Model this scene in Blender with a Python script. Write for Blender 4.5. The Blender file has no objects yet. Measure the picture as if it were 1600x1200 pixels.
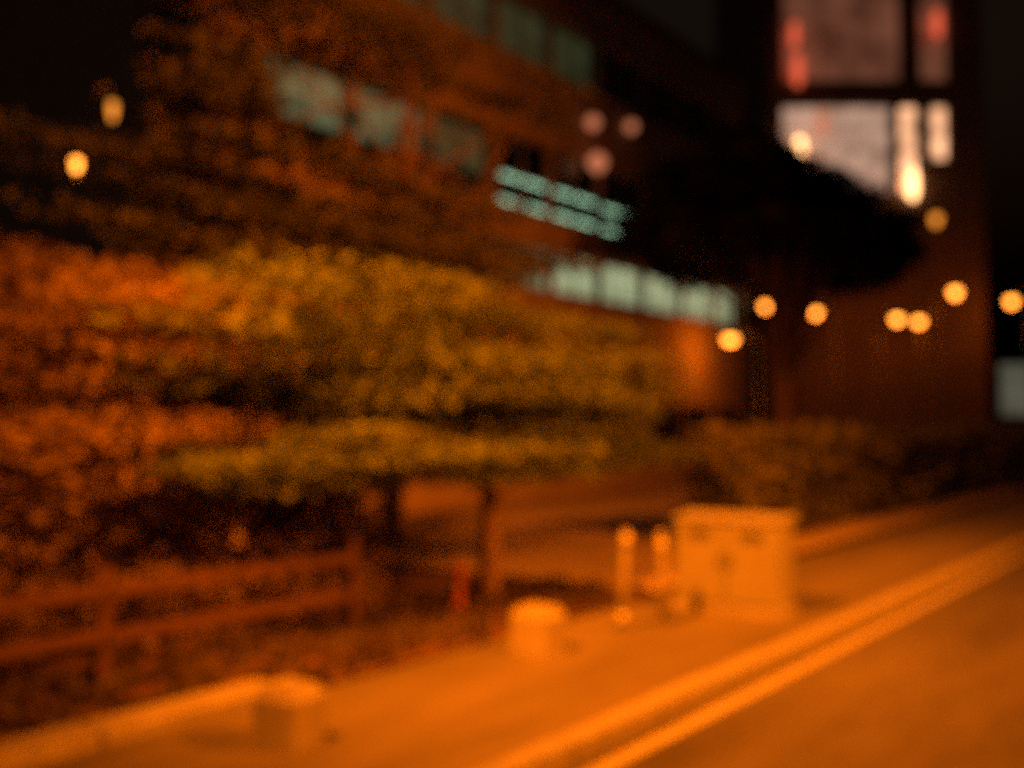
import bpy, math, random
import numpy as np
from mathutils import Vector, Matrix

R = math.radians
sc = bpy.context.scene
C = sc.collection
rng = np.random.default_rng(7)
random.seed(7)

# ------------------------------------------------------------------ camera, sky, exposure
HEAD = 38.0                                    # the lens points 38 degrees to the left of the street
cam = bpy.data.objects.new('camera', bpy.data.cameras.new('camera'))
C.objects.link(cam)
cam.location = (0, 0, 1.8)
cam.rotation_euler = (R(92.42), 0, R(HEAD))
cam.data.sensor_width = 36
cam.data.lens = 34.6
cam.data.clip_start = 0.05
cam.data.clip_end = 3000
cam.data.dof.use_dof = True                    # focused on something close by, the street is soft
cam.data.dof.focus_distance = 0.6
cam.data.dof.aperture_fstop = 34.6 / 12.5
sc.camera = cam

sc.view_settings.view_transform = 'Standard'
sc.view_settings.look = 'None'
sc.view_settings.gamma = 1
sc.view_settings.use_curve_mapping = False
sc.view_settings.exposure = 0
sc.cycles.use_denoising = False                # high-ISO night picture: keep the grain
sc.cycles.max_bounces = 5
sc.cycles.sample_clamp_indirect = 2.0

w = bpy.data.worlds.new('World'); sc.world = w; w.use_nodes = True
wn, wl = w.node_tree.nodes, w.node_tree.links
bg = wn['Background']
sky = wn.new('ShaderNodeTexSky'); sky.sky_type = 'NISHITA'; sky.sun_disc = False
sky.sun_elevation = R(-4); sky.sun_rotation = R(200); sky.dust_density = 6
tint = wn.new('ShaderNodeMix'); tint.data_type = 'RGBA'; tint.blend_type = 'MULTIPLY'
tint.inputs['Factor'].default_value = 1
tint.inputs['B'].default_value = (1.0, 0.55, 0.28, 1)      # town glow on the night sky
wl.new(sky.outputs[0], tint.inputs['A']); wl.new(tint.outputs['Result'], bg.inputs[0])
bg.inputs[1].default_value = 0.7

# moonlight, hardly there
ml = bpy.data.lights.new('moon', 'SUN'); ml.energy = 0.006; ml.angle = R(0.5); ml.color = (1, .93, .85)
mo = bpy.data.objects.new('moon', ml); C.objects.link(mo); mo.rotation_euler = (R(50), 0, R(200))

SODIUM = (1.0, 0.175, 0.002)

# ------------------------------------------------------------------ helpers
def P(D, t, z=0.0):
    """metres to the left of the lens, metres along the street, height"""
    return Vector((-D, t, z))

class MB:
    def __init__(s): s.v = []; s.f = []
    def add(s, v, f):
        b = len(s.v); s.v += [tuple(p) for p in v]; s.f += [tuple(i + b for i in q) for q in f]; return s
    def box(s, a, b, ch=0.0):
        (x0, y0, z0), (x1, y1, z1) = a, b
        if ch <= 0:
            v = [(x0,y0,z0),(x1,y0,z0),(x1,y1,z0),(x0,y1,z0),(x0,y0,z1),(x1,y0,z1),(x1,y1,z1),(x0,y1,z1)]
            return s.add(v, [(3,2,1,0),(4,5,6,7),(0,1,5,4),(1,2,6,5),(2,3,7,6),(3,0,4,7)])
        c = ch                                  # box with chamfered top and upright edges
        def ring(x0, y0, x1, y1, k, z):
            return [(x0+k,y0,z),(x1-k,y0,z),(x1,y0+k,z),(x1,y1-k,z),(x1-k,y1,z),(x0+k,y1,z),(x0,y1-k,z),(x0,y0+k,z)]
        v = ring(x0,y0,x1,y1,c,z0) + ring(x0,y0,x1,y1,c,z1-c) + ring(x0+c,y0+c,x1-c,y1-c,c*.4,z1)
        f = [tuple(range(7,-1,-1)), tuple(range(16,24))]
        for r in (0, 8):
            for i in range(8): f.append((r+i, r+(i+1)%8, r+8+(i+1)%8, r+8+i))
        return s.add(v, f)
    def tube(s, pts, rad, n=8, cap=True):
        pts = [Vector(p) for p in pts]
        v, f = [], []
        up = Vector((0, 0, 1))
        for i, p in enumerate(pts):
            d = (pts[min(i+1, len(pts)-1)] - pts[max(i-1, 0)]).normalized()
            a = d.cross(up if abs(d.z) < .95 else Vector((1, 0, 0))).normalized(); b = d.cross(a)
            r = rad[i] if isinstance(rad, (list, tuple)) else rad
            for k in range(n):
                q = 2*math.pi*k/n
                v.append(p + (a*math.cos(q) + b*math.sin(q))*r)
        for i in range(len(pts)-1):
            for k in range(n):
                f.append((i*n+k, i*n+(k+1)%n, (i+1)*n+(k+1)%n, (i+1)*n+k))
        if cap:
            f.append(tuple(range(n-1, -1, -1))); f.append(tuple((len(pts)-1)*n+k for k in range(n)))
        return s.add(v, f)
    def lathe(s, prof, c=(0,0,0), n=14):
        c = Vector(c)
        return s.tube_profile(prof, c, n)
    def tube_profile(s, prof, c, n):
        v, f = [], []
        for r, z in prof:
            for k in range(n):
                q = 2*math.pi*k/n
                v.append((c.x + r*math.cos(q), c.y + r*math.sin(q), c.z + z))
        m = len(prof)
        for i in range(m-1):
            for k in range(n):
                f.append((i*n+k, i*n+(k+1)%n, (i+1)*n+(k+1)%n, (i+1)*n+k))
        f.append(tuple(range(n-1, -1, -1))); f.append(tuple((m-1)*n+k for k in range(n)))
        return s.add(v, f)
    def xf(s, M):
        s.v = [tuple(M @ Vector(p)) for p in s.v]; return s
    def mesh(s, name):
        me = bpy.data.meshes.new(name); me.from_pydata(s.v, [], s.f); me.update(); return me
    def build(s, name, mat, parent=None, smooth=False):
        return link(name, s.mesh(name), mat, parent, smooth)

def link(name, me, mat, parent=None, smooth=False):
    o = bpy.data.objects.new(name, me); C.objects.link(o)
    if not me.materials: me.materials.append(mat)
    if smooth:
        for p in me.polygons: p.use_smooth = True
    if parent: o.parent = parent
    return o

def empty(name, loc=(0,0,0), rz=0):
    o = bpy.data.objects.new(name, None); C.objects.link(o); o.location = loc; o.rotation_euler = (0,0,rz)
    o.empty_display_size = .2
    return o

def tag(o, label=None, cat=None, group=None, kind=None):
    if label: o['label'] = label
    if cat: o['category'] = cat
    if group: o['group'] = group
    if kind: o['kind'] = kind
    return o

def copy_tree(o, parent=None):
    c = o.copy(); C.objects.link(c); c.parent = parent
    for ch in o.children: copy_tree(ch, c)
    return c

# ------------------------------------------------------------------ materials
def mat(name, col, rough=.8, var=.25, scale=4.0, bump=.0, bscale=60, metal=0, col2=None, stretch=(1,1,1), spec=.3):
    m = bpy.data.materials.new(name); m.use_nodes = True
    n, l = m.node_tree.nodes, m.node_tree.links
    b = n['Principled BSDF']; b.inputs['Roughness'].default_value = rough; b.inputs['Metallic'].default_value = metal
    b.inputs['Specular IOR Level'].default_value = spec
    tc = n.new('ShaderNodeTexCoord'); mp = n.new('ShaderNodeMapping'); mp.inputs['Scale'].default_value = stretch
    l.new(tc.outputs['Object'], mp.inputs[0])
    no = n.new('ShaderNodeTexNoise'); no.inputs['Scale'].default_value = scale; no.inputs['Detail'].default_value = 8
    no.inputs['Roughness'].default_value = .65
    l.new(mp.outputs[0], no.inputs['Vector'])
    mx = n.new('ShaderNodeMix'); mx.data_type = 'RGBA'
    c2 = col2 or tuple(c*(1+var) for c in col)
    c1 = tuple(c*(1-var) for c in col)
    mx.inputs['A'].default_value = (*c1, 1); mx.inputs['B'].default_value = (*c2, 1)
    rp = n.new('ShaderNodeMapRange'); rp.inputs['From Min'].default_value = .3; rp.inputs['From Max'].default_value = .7
    l.new(no.outputs['Fac'], rp.inputs['Value']); l.new(rp.outputs[0], mx.inputs['Factor']); l.new(mx.outputs['Result'], b.inputs['Base Color'])
    if bump:
        n2 = n.new('ShaderNodeTexNoise'); n2.inputs['Scale'].default_value = bscale; n2.inputs['Detail'].default_value = 6
        l.new(mp.outputs[0], n2.inputs['Vector'])
        bp = n.new('ShaderNodeBump'); bp.inputs['Strength'].default_value = bump; bp.inputs['Distance'].default_value = .02
        l.new(n2.outputs['Fac'], bp.inputs['Height']); l.new(bp.outputs[0], b.inputs['Normal'])
    return m

def leafmat(name, c1, c2):
    m = bpy.data.materials.new(name); m.use_nodes = True
    n, l = m.node_tree.nodes, m.node_tree.links
    b = n['Principled BSDF']; b.inputs['Roughness'].default_value = .55; b.inputs['Specular IOR Level'].default_value = .25
    g = n.new('ShaderNodeNewGeometry'); mx = n.new('ShaderNodeMix'); mx.data_type = 'RGBA'
    mx.inputs['A'].default_value = (*c1, 1); mx.inputs['B'].default_value = (*c2, 1)
    l.new(g.outputs['Random Per Island'], mx.inputs['Factor']); l.new(mx.outputs['Result'], b.inputs['Base Color'])
    tr = n.new('ShaderNodeBsdfTranslucent'); l.new(mx.outputs['Result'], tr.inputs[0])
    ms = n.new('ShaderNodeMixShader'); ms.inputs[0].default_value = .3
    l.new(b.outputs[0], ms.inputs[1]); l.new(tr.outputs[0], ms.inputs[2]); l.new(ms.outputs[0], n['Material Output'].inputs[0])
    return m

def glow(name, col, s, var=0.0, scale=1.5, stretch=(1,1,1)):
    m = bpy.data.materials.new(name); m.use_nodes = True
    n, l = m.node_tree.nodes, m.node_tree.links
    b = n['Principled BSDF']; b.inputs['Base Color'].default_value = (*[min(.6, c*.6) for c in col], 1)
    b.inputs['Emission Color'].default_value = (*col, 1); b.inputs['Emission Strength'].default_value = s
    b.inputs['Roughness'].default_value = .3
    if var:
        tc = n.new('ShaderNodeTexCoord'); mp = n.new('ShaderNodeMapping'); mp.inputs['Scale'].default_value = stretch
        l.new(tc.outputs['Object'], mp.inputs[0])
        no = n.new('ShaderNodeTexNoise'); no.inputs['Scale'].default_value = scale; no.inputs['Detail'].default_value = 3
        l.new(mp.outputs[0], no.inputs['Vector'])
        rp = n.new('ShaderNodeMapRange'); rp.inputs['From Min'].default_value = .3; rp.inputs['From Max'].default_value = .7
        rp.inputs['To Min'].default_value = s*(1-var); rp.inputs['To Max'].default_value = s*(1+var)
        l.new(no.outputs['Fac'], rp.inputs['Value']); l.new(rp.outputs[0], b.inputs['Emission Strength'])
    return m

def glassmat(name):
    m = bpy.data.materials.new(name); m.use_nodes = True
    n, l = m.node_tree.nodes, m.node_tree.links
    t = n.new('ShaderNodeBsdfTransparent'); g = n.new('ShaderNodeBsdfGlossy'); g.inputs['Roughness'].default_value = .04
    t.inputs[0].default_value = (.8, .85, .82, 1)
    ms = n.new('ShaderNodeMixShader'); ms.inputs[0].default_value = .1
    l.new(t.outputs[0], ms.inputs[1]); l.new(g.outputs[0], ms.inputs[2]); l.new(ms.outputs[0], n['Material Output'].inputs[0])
    return m

M = dict(
    ground=mat('ground_soil', (.07,.055,.04), .95, .35, 1.2, .5, 20),
    asphalt=mat('road_asphalt', (.072,.069,.065), .62, .5, .9, .35, 160, stretch=(1,.25,1)),
    footway=mat('footway_concrete', (.115,.107,.095), .85, .4, .7, .25, 90, stretch=(1.6,.35,1)),
    forecourt=mat('forecourt_paving', (.34,.28,.24), .85, .3, .7, .3, 70),
    kerb=mat('kerb_granite', (.22,.215,.20), .8, .2, 9, .3, 120),
    paint=mat('road_paint', (.27,.26,.22), .7, .3, 7, .2, 90),
    concrete=mat('cast_concrete', (.25,.24,.21), .85, .2, 5, .3, 60),
    soil=mat('verge_soil', (.09,.05,.03), .95, .4, 5, .6, 40),
    timber=mat('fence_timber', (.085,.045,.026), .8, .35, 6, .3, 40, stretch=(6,6,.6)),
    bark=mat('tree_bark', (.17,.115,.075), .9, .4, 7, .8, 24, stretch=(3,3,.7)),
    render=mat('wall_render', (.33,.25,.22), .9, .18, .8, .2, 60),
    darkrender=mat('tower_render', (.16,.11,.09), .9, .25, .5, .2, 60),
    palewall=mat('tower_pale_panel', (.5,.38,.33), .9, .2, .7, .2, 40),
    frame=mat('window_frame', (.30,.30,.29), .5, .1, 4),
    dark=mat('dark_interior', (.02,.02,.02), .9, .3, 2),
    roof=mat('roof_slate', (.05,.045,.045), .7, .3, 5, .4, 40),
    brick=mat('house_brick', (.16,.07,.045), .9, .35, 6, .4, 50),
    steel=mat('cabinet_steel', (.215,.22,.20), .5, .12, 3, .05, 40, spec=.4),
    darksteel=mat('post_steel', (.12,.12,.115), .45, .2, 6, metal=.6),
    whitepost=mat('marker_post_paint', (.22,.21,.19), .6, .15, 6),
    band=mat('reflective_band', (.42,.40,.34), .35, .08, 6),
    red=mat('red_paint', (.26,.06,.025), .5, .2, 6),
    leafA=leafmat('leaf_olive_green', (.085,.12,.012), (.145,.195,.022)),
    leafB=leafmat('leaf_copper', (.19,.14,.012), (.29,.21,.02)),
    leafC=leafmat('leaf_brown_green', (.10,.11,.012), (.20,.20,.02)),
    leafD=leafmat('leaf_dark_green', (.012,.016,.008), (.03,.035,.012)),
    grass=leafmat('verge_grass', (.05,.045,.012), (.12,.085,.02)),
    glass=glassmat('window_glass'),
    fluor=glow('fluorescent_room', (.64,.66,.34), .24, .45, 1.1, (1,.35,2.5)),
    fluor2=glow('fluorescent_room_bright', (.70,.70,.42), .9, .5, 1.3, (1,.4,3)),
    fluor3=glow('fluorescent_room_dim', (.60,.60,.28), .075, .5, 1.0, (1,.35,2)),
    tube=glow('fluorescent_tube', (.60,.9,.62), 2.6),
    pinkroom=glow('lit_curtain_pink', (1.0,.62,.44), .42, .45, 1.2),
    trailglow=glow('lamp_trail_glow', (1.0,.50,.26), 1.3, .6, .9),  # glow of a lamp's light trail, put into window-shaped panes
    redroom=glow('lit_blind_dim', (1.0,.36,.20), .10, .6, .6),
    redlamp=glow('red_wall_lamp', (1.0,.14,.06), .9),
    warmlamp=glow('warm_wall_lamp', (1.0,.50,.20), 5),
    pinklamp=glow('pink_wall_lamp', (1.0,.32,.15), .55),
    sodium=glow('sodium_lamp_glass', (1.0,.25,.02), 30),
    sodiumfar=glow('sodium_lamp_glass_far', (1.0,.31,.035), 8),
    sodiumfaint=glow('sodium_lamp_glass_faint', (1.0,.31,.035), 1.6),
    sign=glow('lit_sign_face', (.55,.62,.45), .12, .4, 1.2),
)

# ------------------------------------------------------------------ the ground, road, pavement
def sheet(name, x0, x1, y0, y1, z, m, kind='structure'):
    o = MB().add([(x0,y0,z),(x1,y0,z),(x1,y1,z),(x0,y1,z)], [(0,1,2,3)]).build(name, m)
    return tag(o, kind=kind)

K = 3.0                      # kerb face, metres left of the lens
E = 4.9                      # rear edge of the pavement
sheet('ground', -700, 700, -300, 1400, -.03, M['ground'])
sheet('road', -K, 6.6, -60, 400, 0, M['asphalt'])
fw = MB().box((-E, -60, -.02), (-K-.152, 400, .118)).build('pavement', M['footway']); tag(fw, kind='structure')
ow = MB().box((6.78, -60, -.02), (9.4, 400, .118)).build('pavement_opposite', M['footway']); tag(ow, kind='structure')
sheet('forecourt', -13.9, -E-.36, 9.0, 31, .06, M['forecourt'])
sheet('verge', -13.9, -E-.26, -14, 9.0, .05, M['soil'])
sheet('edge_line', -K+.09, -K+.20, -60, 400, .004, M['paint'])

def kerb(name, x0, x1, y0, y1, L=.914):
    root = tag(empty(name, (0,0,0)), kind='structure')
    me = MB().box((x0, 0, -.08), (x1, L-.008, .125), .014).mesh('kerb_stone'); me.materials.append(M['kerb'])
    y = y0
    while y < y1:
        o = link('kerb_stone', me, None, root); o.location = (random.uniform(-.003,.003), y, random.uniform(-.004,.004)); y += L
    far = MB().box((x0, y, -.08), (x1, 400, .125), .014).build('kerb_run', M['kerb'], root)
    return root
kerb('kerb', -K-.15, -K, -2, 46)
kerb('kerb_opposite', 6.62, 6.77, 2, 20)

# low concrete edging wall behind the pavement, ends at the forecourt
ew = tag(empty('edging_wall', P(E, 0)), 'low pale concrete edging wall along the back of the pavement', 'low wall')
me = MB().box((-.26, 0, -.05), (0, 1.19, .21), .02).mesh('edging_block'); me.materials.append(M['concrete'])
for i in range(6):
    o = link('edging_block', me, None, ew); o.location = (0, -3.2 + 1.2*i, random.uniform(-.006,.006))

# ------------------------------------------------------------------ street furniture on the pavement
def block(loc, rz, s, label):
    t = tag(empty('concrete_block', loc, rz), label, 'bollard', 'concrete blocks standing on the pavement')
    MB().box((-.22*s, -.20*s, 0), (.22*s, .20*s, .40*s), .035).build('body', M['concrete'], t)
    MB().box((-.17*s, -.15*s, .40*s+.001), (.17*s, .15*s, .43*s), .012).build('cap', M['concrete'], t)
    return t
block(P(4.2, 3.45, .118), R(6), .72, 'low pale concrete block bollard nearest the edging wall')
block(P(4.4, 5.95, .118), R(-4), .78, 'low pale concrete block bollard between the edging wall and the steel cabinet')

def cabinet(loc, rz):
    t = tag(empty('utility_cabinet', loc, rz), 'pale steel utility cabinet with two doors standing on the pavement', 'cabinet')
    MB().box((-.55, 0, 0), (.55, .42, .10)).build('plinth', M['concrete'], t)
    b = MB().box((-.52, .02, .10), (.52, .40, .93), .012).build('body', M['steel'], t)
    MB().add([(-.55,-.02,.932),(.55,-.02,.932),(.55,.44,.932),(-.55,.44,.932),(-.55,-.02,.95),(.55,-.02,.95),(.55,.44,1.0),(-.55,.44,1.0)],
             [(3,2,1,0),(4,5,6,7),(0,1,5,4),(1,2,6,5),(2,3,7,6),(3,0,4,7)]).build('lid', M['steel'], t)
    for s in (-1, 1):
        d = MB().box((.012 if s > 0 else -.50, -.002, .13), (.50 if s > 0 else -.012, .022, .90), .006).build('door', M['steel'], t)
        MB().box((s*.05-.012, -.03, .48), (s*.05+.012, -.003, .60), .004).build('handle', M['darksteel'], d)
        for k in range(4):
            MB().box((s*.26-.12, -.012, .74+k*.03), (s*.26+.12, -.003, .752+k*.03)).build('vent_slat', M['darksteel'], d)
    return t
cab = cabinet(P(3.95, 8.15, .118), R(3)); cab.scale = (.95, .95, .88)

def marker(loc, lean, h, label, bands):
    t = tag(empty('marker_post', loc), label, 'post', 'slim marker posts on the pavement')
    d = Vector((lean, 0, 1))
    MB().tube([Vector((0,0,0)), d*h*.5, d*(h-.02), d*h], [.036, .034, .034, .02], 12).build('pole', M['whitepost'], t, True)
    MB().lathe([(.075,0),(.075,.02),(.045,.04)]).build('base_plate', M['darksteel'], t)
    for z in bands: MB().tube([d*z, d*(z+.10)], .039, 12).build('reflective_band', M['band'], t, True)
    return t
marker(P(4.35, 7.05, .118), .06, .82, 'slim pale marker post leaning, with bands at top and foot', (.04, .68))
marker(P(4.2, 7.5, .118), -.04, .78, 'slim pale marker post beside the steel cabinet', (.60,))

hy = tag(empty('hydrant_marker', P(6.15, 7.05, .05)), 'small red marker stump by the tree trunk', 'marker')
MB().lathe([(.07,0),(.07,.05),(.05,.07),(.05,.36),(.065,.38),(.06,.42),(.02,.45)], n=12).build('stump', M['red'], hy, True)
MB().box((-.035,-.056,.2), (.035,-.046,.32)).build('plate', M['band'], hy)

# timber post and rail fence on the verge
FD = 6.35
fence = tag(empty('timber_fence', P(FD, 0, .05)), 'low reddish timber post and rail fence before the hedge', 'fence')
pm = MB().box((-.05,-.05,-.1), (.05,.05,.78), .012).mesh('post'); pm.materials.append(M['timber'])
for i in range(5):
    o = link('post', pm, None, fence); o.location = (random.uniform(-.02,.02), -3.3+2.3*i, 0); o.rotation_euler = (random.uniform(-.03,.03), random.uniform(-.03,.03), .05)
rm = MB().box((.055,.0,-.045), (.085,2.28,.045), .006).mesh('rail'); rm.materials.append(M['timber'])
for i in range(4):
    for z in (.34, .64):
        o = link('rail', rm, None, fence); o.location = (0, -3.29+2.3*i, z + random.uniform(-.015,.015)); o.rotation_euler = (random.uniform(-.006,.006), 0, 0)

# ------------------------------------------------------------------ vegetation
def leaf_mesh(name, clumps, size, m, parent, flat=.5, kind=None):
    """clumps: (centre, radii, count). Many small leaf faces spread through each clump's volume."""
    V = []
    for c, r, n in clumps:
        u = rng.normal(size=(n, 3)); u /= np.linalg.norm(u, axis=1)[:, None]
        rad = rng.random(n)[:, None]**.45
        p = u*rad*np.array(r) + np.array(c)
        a = rng.normal(size=(n, 3)); a[:, 2] *= flat; a /= np.linalg.norm(a, axis=1)[:, None]
        b = rng.normal(size=(n, 3)); b[:, 2] *= flat; b -= (a*b).sum(1)[:, None]*a; b /= np.linalg.norm(b, axis=1)[:, None]
        s = (size*(.55 + .9*rng.random(n)))[:, None]
        V.append(np.stack([p - a*s, p + b*s*.42 - a*s*.1, p + a*s, p - b*s*.42 - a*s*.1], 1))
    V = np.concatenate(V).reshape(-1, 3)
    n = len(V)//4
    me = bpy.data.meshes.new(name)
    me.vertices.add(len(V)); me.vertices.foreach_set('co', V.astype(np.float32).ravel())
    me.loops.add(n*4); me.loops.foreach_set('vertex_index', np.arange(n*4, dtype=np.int32))
    me.polygons.add(n); me.polygons.foreach_set('loop_start', np.arange(0, n*4, 4, dtype=np.int32))
    me.polygons.foreach_set('loop_total', np.full(n, 4, dtype=np.int32))
    me.update(calc_edges=True)
    o = link(name, me, m, parent)
    if kind: o['kind'] = kind
    return o

def tree(label, base, height, trunk_r, boxes, density, size, m, lean=(0,0), group=None, flatten=.22, stretch=1.0):
    """boxes: (centre offset, half sizes, number of tiers). Tiers are flat sprays drawn out along the street."""
    t = tag(empty('street_tree', base), label, 'tree', group)
    top = Vector((lean[0], lean[1], height))
    pts = [Vector((0,0,-.1)), Vector((0,0,.12)), top*.35 + Vector((.05,-.04,0)), top*.7, top]
    tk = MB().tube(pts, [trunk_r*1.6, trunk_r*1.15, trunk_r, trunk_r*.75, trunk_r*.45], 10)
    clumps = []
    for (c, h, n) in boxes:
        for k in range(n):
            o = Vector((random.uniform(-1,1)*h[0], random.uniform(-1,1)*h[1], random.uniform(-1,1)*h[2]))
            q = Vector(c) + o
            L = random.uniform(.45, 1.0)
            r = (L*random.uniform(.5,.8), L*random.uniform(1.0,1.7)*stretch, L*random.uniform(.6,1.1)*flatten)
            clumps.append((tuple(q), r, int(density*L*L)))
            if k % 3 == 0:
                s = pts[2].lerp(top, random.uniform(.1, .95))
                mid = s.lerp(q, .55) + Vector((0,0,random.uniform(.05,.3)))
                tk.tube([s, mid, q], [trunk_r*.34, trunk_r*.2, trunk_r*.06], 6)
    tk.build('trunk', M['bark'], t, True)
    leaf_mesh('crown', clumps, size, m, t)
    return t

# wide tree over the post and rail fence, trunk in the middle of the view
tree('wide olive green tree with bare trunk behind the pavement, lit by the street lamp', P(6.35, 7.75, .05), 2.7, .10,
     [((-.6, -.1, 2.35), (1.1, 2.6, .65), 64), ((-.3, -.9, 1.8), (.9, 1.9, .55), 24), ((-1.0, 2.6, 1.9), (1.0, 1.7, .6), 26), ((-.5, -1.6, 1.3), (.8, .8, .35), 7)], 760, .06, M['leafA'], (-.1, .1), 'trees along the pavement', stretch=1.5)
# copper tree at the left
tree('copper leaved tree rising over the hedge beside the edging wall', P(7.7, 3.7, .05), 2.7, .09,
     [((-.1, 0, 2.1), (1.0, 2.2, .85), 80), ((-.3, 2.2, 2.3), (.9, 1.3, .8), 34), ((-.3, .8, 2.9), (.8, 1.6, .35), 12)], 760, .06, M['leafB'], (0, .2), 'trees along the pavement', stretch=1.4)
# tall thin tree before the building
tree('tall sparse brownish tree standing close to the office facade', P(10.6, 10.6, .05), 7.2, .15,
     [((-.3, -.8, 4.6), (1.5, 3.4, .8), 50), ((-.2, 1.4, 4.6), (1.4, 2.2, .5), 24), ((.2, 1.2, 7.6), (1.2, 3.4, .25), 18)], 330, .085, M['leafC'], (0, .4), 'trees along the pavement', stretch=1.4)
# slim dark tree at the near end of the office building
tree('tall dim tree hiding the near end of the office building', P(11.6, 7.9, .05), 6.8, .14,
     [((0, .1, 3.6), (1.0, .8, 1.0), 28), ((0, .2, 5.6), (.7, .4, 1.2), 22), ((0, .5, 8.6), (.6, .7, .8), 16)], 330, .10, M['leafC'], (0, .2), 'trees along the pavement')
# dark tree further on
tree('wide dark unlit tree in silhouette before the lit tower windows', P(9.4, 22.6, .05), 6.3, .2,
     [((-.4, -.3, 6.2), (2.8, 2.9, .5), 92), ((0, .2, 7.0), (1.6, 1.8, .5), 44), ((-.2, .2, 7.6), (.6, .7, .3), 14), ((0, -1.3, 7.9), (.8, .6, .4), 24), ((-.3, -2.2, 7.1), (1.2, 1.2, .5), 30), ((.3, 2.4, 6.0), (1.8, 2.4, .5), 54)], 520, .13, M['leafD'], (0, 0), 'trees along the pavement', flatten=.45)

def hedge(label, D, t0, t1, h, w, m, n, size):
    o = tag(empty('hedge', P(D, t0, .05)), label, 'hedge')
    cl = []
    L = t1-t0
    k = int(L/.35)
    for i in range(k):
        y = (i+.5)*L/k
        for z in np.arange(.22, h, .32):
            cl.append(((random.uniform(-.12,.12), y+random.uniform(-.15,.15), z+random.uniform(-.1,.1)), (w*.55*random.uniform(.8,1.15), .42, .24), n))
    leaf_mesh('foliage', cl, size, m, o)
    st = MB()
    for i in range(int(L/.6)):
        y = .3+.6*i; st.tube([(0,y,-.05), (random.uniform(-.1,.1), y+random.uniform(-.1,.1), h*.8)], [.025,.01], 5)
    st.build('stems', M['bark'], o)
    return o
hedge('reddish copper hedge behind the low timber fence', 7.35, -3.5, 7.0, 1.75, .9, M['leafB'], 260, .055)
hedge('long dim hedge running along the street past the cabinet', 6.6, 13.2, 44, 1.55, 1.0, M['leafC'], 70, .12)

# rough grass on the verge
cl = []
for i in range(900):
    y = random.uniform(-2, 9); D = random.uniform(E+.32, 6.9)
    cl.append(((-D, y, .09), (.09, .12, .035), 12))
tag(leaf_mesh('verge_grass', cl, .05, M['grass'], None, flat=1.6), 'rough short grass and fallen leaves on the verge by the fence', 'grass', kind='stuff')

# ------------------------------------------------------------------ office building with lit ribbon windows
BX, Y0, Y1 = -14.0, 8.6, 30.6
bld = tag(empty('office_building', (BX, Y0, 0)), 'long three storey rendered office building with greenish ribbon windows behind the trees', 'building')
L = Y1-Y0
bands = [(0.0, .95), (2.35, 5.05), (6.15, 6.85), (8.70, 10.5), (12.0, 13.2)]           # solid wall between the window ribbons
NB = 10; BW = L/NB
for z0, z1 in bands: MB().box((-.35, 0, z0), (0, L, z1)).build('spandrel', M['render'], bld)
pier = MB().box((-.22, -.05, .951), (-.012, .05, 11.999)).mesh('pier'); pier.materials.append(M['render'])
for i in range(NB+1):
    o = link('pier', pier, None, bld); o.location = (0, min(max(i*BW, .055), L-.055), 0)
MB().box((-9, .01, 0), (-8.7, L-.01, 13.2)).build('rear_wall', M['render'], bld)
for y in (0, L-.3): MB().box((-8.69, y+.002, 0), (-.352, y+.298, 13.19)).build('end_wall', M['render'], bld)
for z in (4.3, 6.7, 8.95, 13.0): MB().box((-8.68, .31, z-.25), (-.36, L-.31, z)).build('floor_slab', M['dark'], bld)
MB().box((-3.0, .31, .02), (-2.8, L-.31, 12.7)).build('inner_wall', M['dark'], bld)
rf = MB().box((-9.1, -.1, 13.201), (.12, L+.1, 13.42)).build('roof', M['roof'], bld)
ribbon = [(.952, 2.348), (5.052, 6.148), (6.852, 8.698), (10.502, 11.998)]
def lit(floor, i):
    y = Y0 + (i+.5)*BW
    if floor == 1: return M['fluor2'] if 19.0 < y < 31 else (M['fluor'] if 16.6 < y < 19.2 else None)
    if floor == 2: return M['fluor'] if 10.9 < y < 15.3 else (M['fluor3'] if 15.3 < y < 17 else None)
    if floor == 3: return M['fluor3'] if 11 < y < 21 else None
for fl, (z0, z1) in enumerate(ribbon):
    H = z1-z0
    if fl == 2: H = z1-z0
    fr = MB()
    y0, y1 = .058, BW-.058
    for a, b in (((-.2,y0,0),(-.12,y1,.06)), ((-.2,y0,H-.06),(-.12,y1,H)), ((-.2,y0,.061),(-.12,y0+.035,H-.061)), ((-.2,y1-.035,.061),(-.12,y1,H-.061)), ((-.2,(y0+y1)/2-.015,.061),(-.12,(y0+y1)/2+.015,H-.061))):
        fr.box(a, b)
    fm = fr.mesh('window'); fm.materials.append(M['frame'])
    sm = MB().box((-.12, y0, -.03), (.05, y1, .035)).mesh('sill'); sm.materials.append(M['concrete'])
    pm_ = MB().box((-.165, y0+.052, .063), (-.155, (y0+y1)/2-.027, H-.063)).mesh('pane')
    pm2 = MB().box((-.165, (y0+y1)/2+.027, .063), (-.155, y1-.052, H-.063)).mesh('pane')
    for i in range(NB):
        o = link('window', fm, None, bld); o.location = (0, i*BW, z0)
        link('sill', sm, None, o)
        g = lit(fl, i)
        for q in (pm_, pm2):
            me = q.copy(); me.materials.clear(); me.materials.append(M['glass'])
            link('pane', me, None, o)
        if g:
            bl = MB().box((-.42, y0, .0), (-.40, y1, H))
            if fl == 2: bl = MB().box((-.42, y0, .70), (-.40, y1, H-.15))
            bl.build('lit_blind', g, o)
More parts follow.
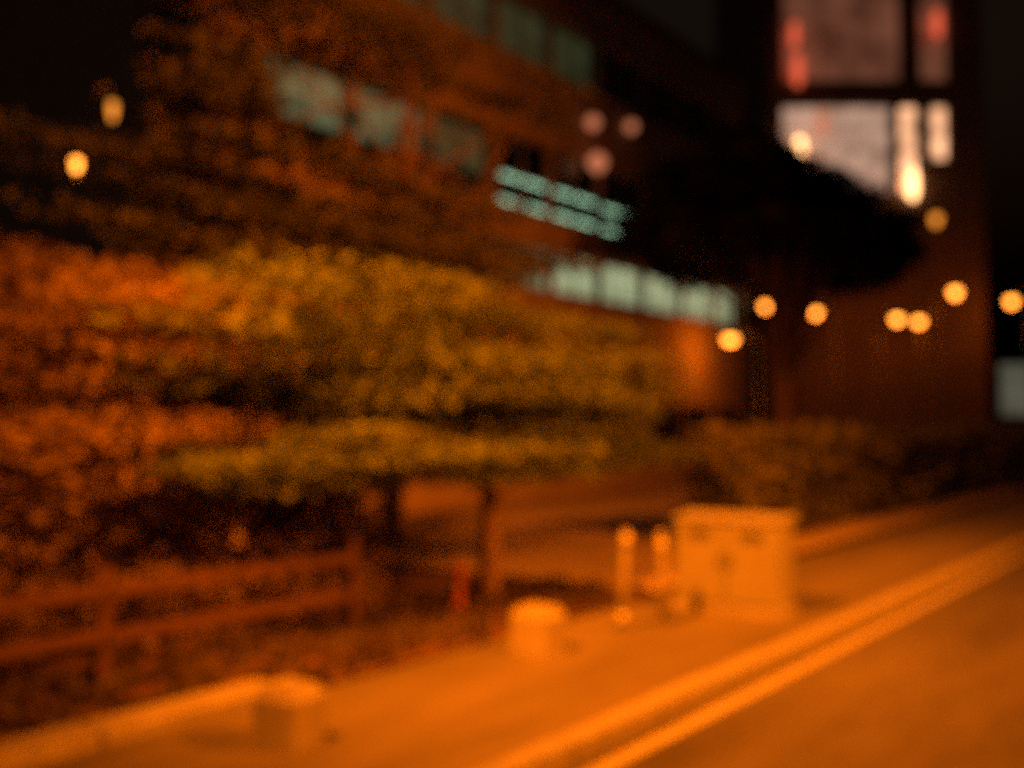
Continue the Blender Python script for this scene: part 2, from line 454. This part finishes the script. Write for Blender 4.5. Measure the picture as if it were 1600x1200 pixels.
# long fluorescent tubes hanging in the unlit-looking room on the second floor
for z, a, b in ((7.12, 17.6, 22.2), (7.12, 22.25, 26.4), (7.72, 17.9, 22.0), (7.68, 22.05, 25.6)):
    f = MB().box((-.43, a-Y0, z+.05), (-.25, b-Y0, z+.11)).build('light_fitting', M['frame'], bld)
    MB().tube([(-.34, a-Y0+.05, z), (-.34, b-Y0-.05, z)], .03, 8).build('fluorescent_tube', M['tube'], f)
# dim pinkish wall lamps high on the facade
for y, z, s, m_ in ((21.2, 8.6, .25, 'p'), (21.0, 9.6, .18, 'p'), (22.9, 9.95, .16, 'p')):
    br = MB().tube([(0.002, y-Y0, z+s+.05), (.16, y-Y0, z+s+.08), (.22, y-Y0, z+s*.9)], .02, 6).build('wall_lamp', M['darksteel'], bld)
    MB().lathe([(s*.3,-s),(s*.8,-s*.5),(s,0),(s*.8,s*.5),(s*.3,s*.9)], (.24, y-Y0, z), 12).build('lamp_globe', M['pinklamp'], br, True)

# ------------------------------------------------------------------ tower with lit windows far right
def cam_point(px, py, depth):
    """where a sight line crosses a given depth (used to set out distant things)"""
    a = R(HEAD)
    r = (px-800)/1537.8*depth; z = 1.8 + (665-py)/1537.8*depth
    return Vector((r*math.cos(a) - depth*math.sin(a), r*math.sin(a) + depth*math.cos(a), z))
TD = 46.0
c0 = cam_point(1330, 600, TD); c0.z = 0
tow = tag(empty('tower_block', c0, R(HEAD)), 'tall dark tower block with pink lit windows above the dark tree', 'building')
k = TD/1537.8
X = lambda px: (px-1330)*k
Z = lambda py: 1.8+(665-py)*k
WX0, WX1 = X(1205), X(1545)
def wall(x0, x1, z0, z1, name='wall', m='darkrender'): return MB().box((x0, 0, z0), (x1, .4, z1)).build(name, M[m], tow)
za, zb, zc, zd = Z(300), Z(156), Z(120), Z(-190)
wall(WX0, WX1, 0, za); wall(WX0, WX1, zb, zc)
wall(WX0, X(1226), za+.001, zb-.001); wall(X(1402), X(1412), za+.001, zb-.001); wall(X(1445), X(1462), za+.001, zb-.001); wall(X(1492), WX1, za+.001, zb-.001)
wall(WX0, X(1228), zc+.001, zd); wall(X(1420), X(1446), zc+.001, zd); wall(X(1495), WX1, zc+.001, zd)
wall(WX0, WX1, zd+.001, zd+1.2, 'parapet')
MB().box((WX0, .402, 0), (WX1, 12, zd+1.0)).build('rear_block', M['darkrender'], tow)
def twin(x0, x1, z0, z1, m, nx=1, nz=1):
    f = MB(); b = .09
    f.box((x0, .12, z0), (x1, .2, z0+b)); f.box((x0, .12, z1-b), (x1, .2, z1))
    f.box((x0, .12, z0+b+.001), (x0+b, .2, z1-b-.001)); f.box((x1-b, .12, z0+b+.001), (x1, .2, z1-b-.001))
    o = f.build('window', M['frame'], tow)
    for i in range(nx):
        for j in range(nz):
            w_ = (x1-x0-2*b)/nx; h_ = (z1-z0-2*b)/nz
            MB().box((x0+b+i*w_+.03, .19, z0+b+j*h_+.03), (x0+b+(i+1)*w_-.03, .215, z0+b+(j+1)*h_-.03)).build('pane', M[m], o)
    return o
twin(X(1226)+.01, X(1402)-.01, za+.01, zb-.01, 'pinkroom', 3, 2)
twin(X(1412)+.01, X(1445)-.01, za+.01, zb-.01, 'trailglow', 1, 2)  # added glowing slit, left stroke of a lamp's light trail
twin(X(1462)+.01, X(1492)-.01, za+1.6, zb-.01, 'trailglow', 1, 2)  # added glowing slit, right stroke of the same trail
wall(X(1462)+.001, X(1492)-.001, za+.001, za+1.599)
twin(X(1228)+.01, X(1420)-.01, zc+.01, zd-.01, 'redroom', 3, 3)
twin(X(1446)+.01, X(1495)-.01, zc+.01, zd-.01, 'redroom', 1, 3)
def tlamp(px, py, s, m):
    br = MB().tube([(X(px), -.002, Z(py)+s), (X(px), -.2, Z(py)+s*1.2), (X(px), -.25, Z(py)+s*.8)], .03, 6).build('wall_lamp', M['darksteel'], tow)
    MB().lathe([(s*.3,-s*3.5),(s*.7,-s*2.6),(s*.7,0),(s*.6,s),(s*.3,s*1.4)], (X(px), -.25-s*.2, Z(py)), 12).build('lamp_globe', M[m], br, True)
for a in ((1252, 228, .30, 'warmlamp'), (1428, 278, .28, 'warmlamp'), (1250, 96, .30, 'redlamp'), (1246, 40, .24, 'redlamp'), (1472, 22, .26, 'redlamp'), (1288, 180, .26, 'pinklamp')): tlamp(*a)

# ------------------------------------------------------------------ houses further down the street
def house(label, px, py_eave, depth, w_, d_, eave, ridge, rz):
    c = cam_point(px, 600, depth); c.z = 0
    h = tag(empty('house', c, rz), label, 'house')
    MB().box((-w_/2, 0, 0), (w_/2, d_, eave)).build('wall', M['brick'], h)
    o = .35
    r = MB().add([(-w_/2-o,-o,eave+.01),(w_/2+o,-o,eave+.01),(w_/2+o,d_+o,eave+.01),(-w_/2-o,d_+o,eave+.01),(0,-o,ridge),(0,d_+o,ridge)],
             [(3,2,1,0),(0,1,4),(2,3,5),(1,2,5,4),(3,0,4,5)]).build('roof', M['roof'], h)
    MB().box((w_*.2, d_*.4, eave), (w_*.2+.6, d_*.4+.6, ridge+.6)).build('chimney', M['brick'], r)
    for x in (-w_*.25, w_*.25):
        for z in (1.0, eave-1.6):
            f = MB().box((x-.5, -.05, z), (x+.5, -.002, z+1.2)).build('window', M['frame'], h)
            MB().box((x-.43, -.07, z+.07), (x+.43, -.052, z+1.13)).build('pane', M['dark'], f)
    MB().box((-.45, -.06, .02), (.45, -.003, 2.05)).build('door', M['dark'], h)
    return h
house('dark gabled brick house next to the lit sign', 1540, 560, 70, 8, 9, 3.6, 5.6, R(HEAD-30))

# ------------------------------------------------------------------ street lamps
def lamp_proto():
    t = empty('street_lamp')
    MB().tube([(0,0,0),(0,0,1.2),(0,0,1.25),(0,0,6.6)], [.10,.095,.065,.05], 10).build('pole', M['darksteel'], t, True)
    pts = [Vector((0,0,6.55))] + [Vector((.75-.75*math.cos(q), 0, 6.6+.62*math.sin(q))) for q in np.linspace(.2, 2.25, 9)]
    MB().tube(pts, .038, 8).build('swan_neck', M['whitepost'], t, True)
    e = pts[-1]
    MB().lathe([(.05,.10),(.16,.02),(.26,-.06),(.25,-.10)], (e.x, 0, e.z), 14).build('hood', M['darksteel'], t, True)
    MB().lathe([(.24,0),(.23,-.12),(.16,-.24),(.05,-.29)], (e.x, 0, e.z-.105), 14).build('lamp_glass', M['sodiumfar'], t, True)
    return t, e
lp, le = lamp_proto()
far = [(1142, 530, 29, 'orange street lamp lowest of the far row, at the end of the office building'),
       (1196, 478, 42, 'orange street lamp just above the lowest one at the office building end'),
       (1276, 488, 41, 'orange street lamp standing alone below the dark tree'),
       (1404, 498, 40, 'orange street lamp, first of the close pair over the dim hedge'),
       (1438, 502, 42, 'orange street lamp, second of the close pair over the dim hedge'),
       (1496, 456, 41, 'orange street lamp raised between the close pair and the lit sign'),
       (1584, 470, 44, 'orange street lamp by the pale lit sign at the picture edge'),
       (1468, 340, 43, 'small faint orange lamp high beneath the tower windows'),
       (112, 254, 13.4, 'bright small orange lamp, lower of the two above the copper tree'),
       (168, 164, 13.6, 'faint small orange lamp, higher of the two above the copper tree')]
for i, (px, py, dep, lb) in enumerate(far):
    o = lp if i == 0 else copy_tree(lp)
    p = cam_point(px, py, dep)
    s = (p.z)/(le.z-.2)
    f = .22 if i > 7 else .8
    o.scale = (f, f, s)
    a = R(HEAD + (20 if i % 2 else 200))
    o.rotation_euler = (0, 0, a)
    o.location = (p.x - f*le.x*math.cos(a), p.y - f*le.x*math.sin(a), 0)
    if i in (7, 9):
        g = [c for c in o.children if c.name.startswith('lamp_glass')][0]
        g.data = g.data.copy(); g.data.materials.clear(); g.data.materials.append(M['sodiumfaint'])
    tag(o, lb, 'street lamp', 'street lamps')
    if i < 7:                                # each far lamp throws its own light on the walls and hedge round it
        ll = bpy.data.lights.new('lamp_light', 'POINT'); ll.energy = 110 if i == 0 else 70; ll.color = SODIUM; ll.shadow_soft_size = .25
        lo = bpy.data.objects.new('lamp_light', ll); C.objects.link(lo); lo.location = (p.x, p.y, p.z-.35)

# the lamp that lights the pavement: stands by the kerb just behind the view
ns = tag(empty('street_lamp', P(5.1, -.4, .1)), 'tall sodium street lamp standing on the pavement by the edging wall', 'street lamp', 'street lamps')
MB().tube([(0,0,0),(0,0,1.3),(0,0,1.35),(0,0,7.6)], [.11,.105,.075,.055], 12).build('pole', M['darksteel'], ns, True)
MB().tube([(0,0,7.55),(.15,.1,7.85),(.5,.3,7.98),(.8,.45,8.0)], .035, 8).build('bracket', M['darksteel'], ns, True)
MB().box((.7,.25,7.98), (1.0,.95,8.14), .05).build('lamp_head', M['darksteel'], ns)
MB().box((.74,.32,7.93), (.96,.9,7.979)).build('lamp_glass', M['sodium'], ns)
def sodium(name, loc, aim, energy, size, cone, blend, parent=None):
    l = bpy.data.lights.new(name, 'SPOT'); l.energy = energy; l.color = SODIUM; l.shadow_soft_size = size
    l.spot_size = R(cone); l.spot_blend = blend
    o = bpy.data.objects.new(name, l); C.objects.link(o); o.location = loc
    o.rotation_euler = (Vector(aim)-Vector(loc)).to_track_quat('-Z', 'Y').to_euler()
    return o
sodium('street_lamp_light', P(4.25, .2, 7.9), P(4.3, 8.6, .9), 22000, .18, 72, 1.0)
# unseen lamp added across the road to fill the shadows
fill_lamp = copy_tree(ns); fill_lamp.location = (7.3, 9.6, .1); fill_lamp.rotation_euler = (0, 0, R(180))
tag(fill_lamp, 'added unseen sodium fill lamp across the road from the cabinet', 'street lamp', 'street lamps')
sodium('street_lamp_light', (6.5, 9.1, 7.9), (-8.0, 7.5, 1.6), 21000, .18, 100, 1.0)  # added fill light from the unseen lamp opposite

# ------------------------------------------------------------------ lit sign at the right edge
p = cam_point(1588, 600, 34)
sg = tag(empty('lit_sign', (p.x, p.y, 0), R(HEAD-8)), 'pale greenish lit sign box on a post at the picture edge', 'sign')
MB().tube([(0,.1,0),(0,.1,2.4)], .06, 10).build('post', M['darksteel'], sg, True)
MB().box((-.55, 0, 2.1), (.55, .22, 4.0), .03).build('sign_case', M['darksteel'], sg)
MB().box((-.5, -.012, 2.16), (.5, -.002, 3.92)).build('sign_face', M['sign'], sg)
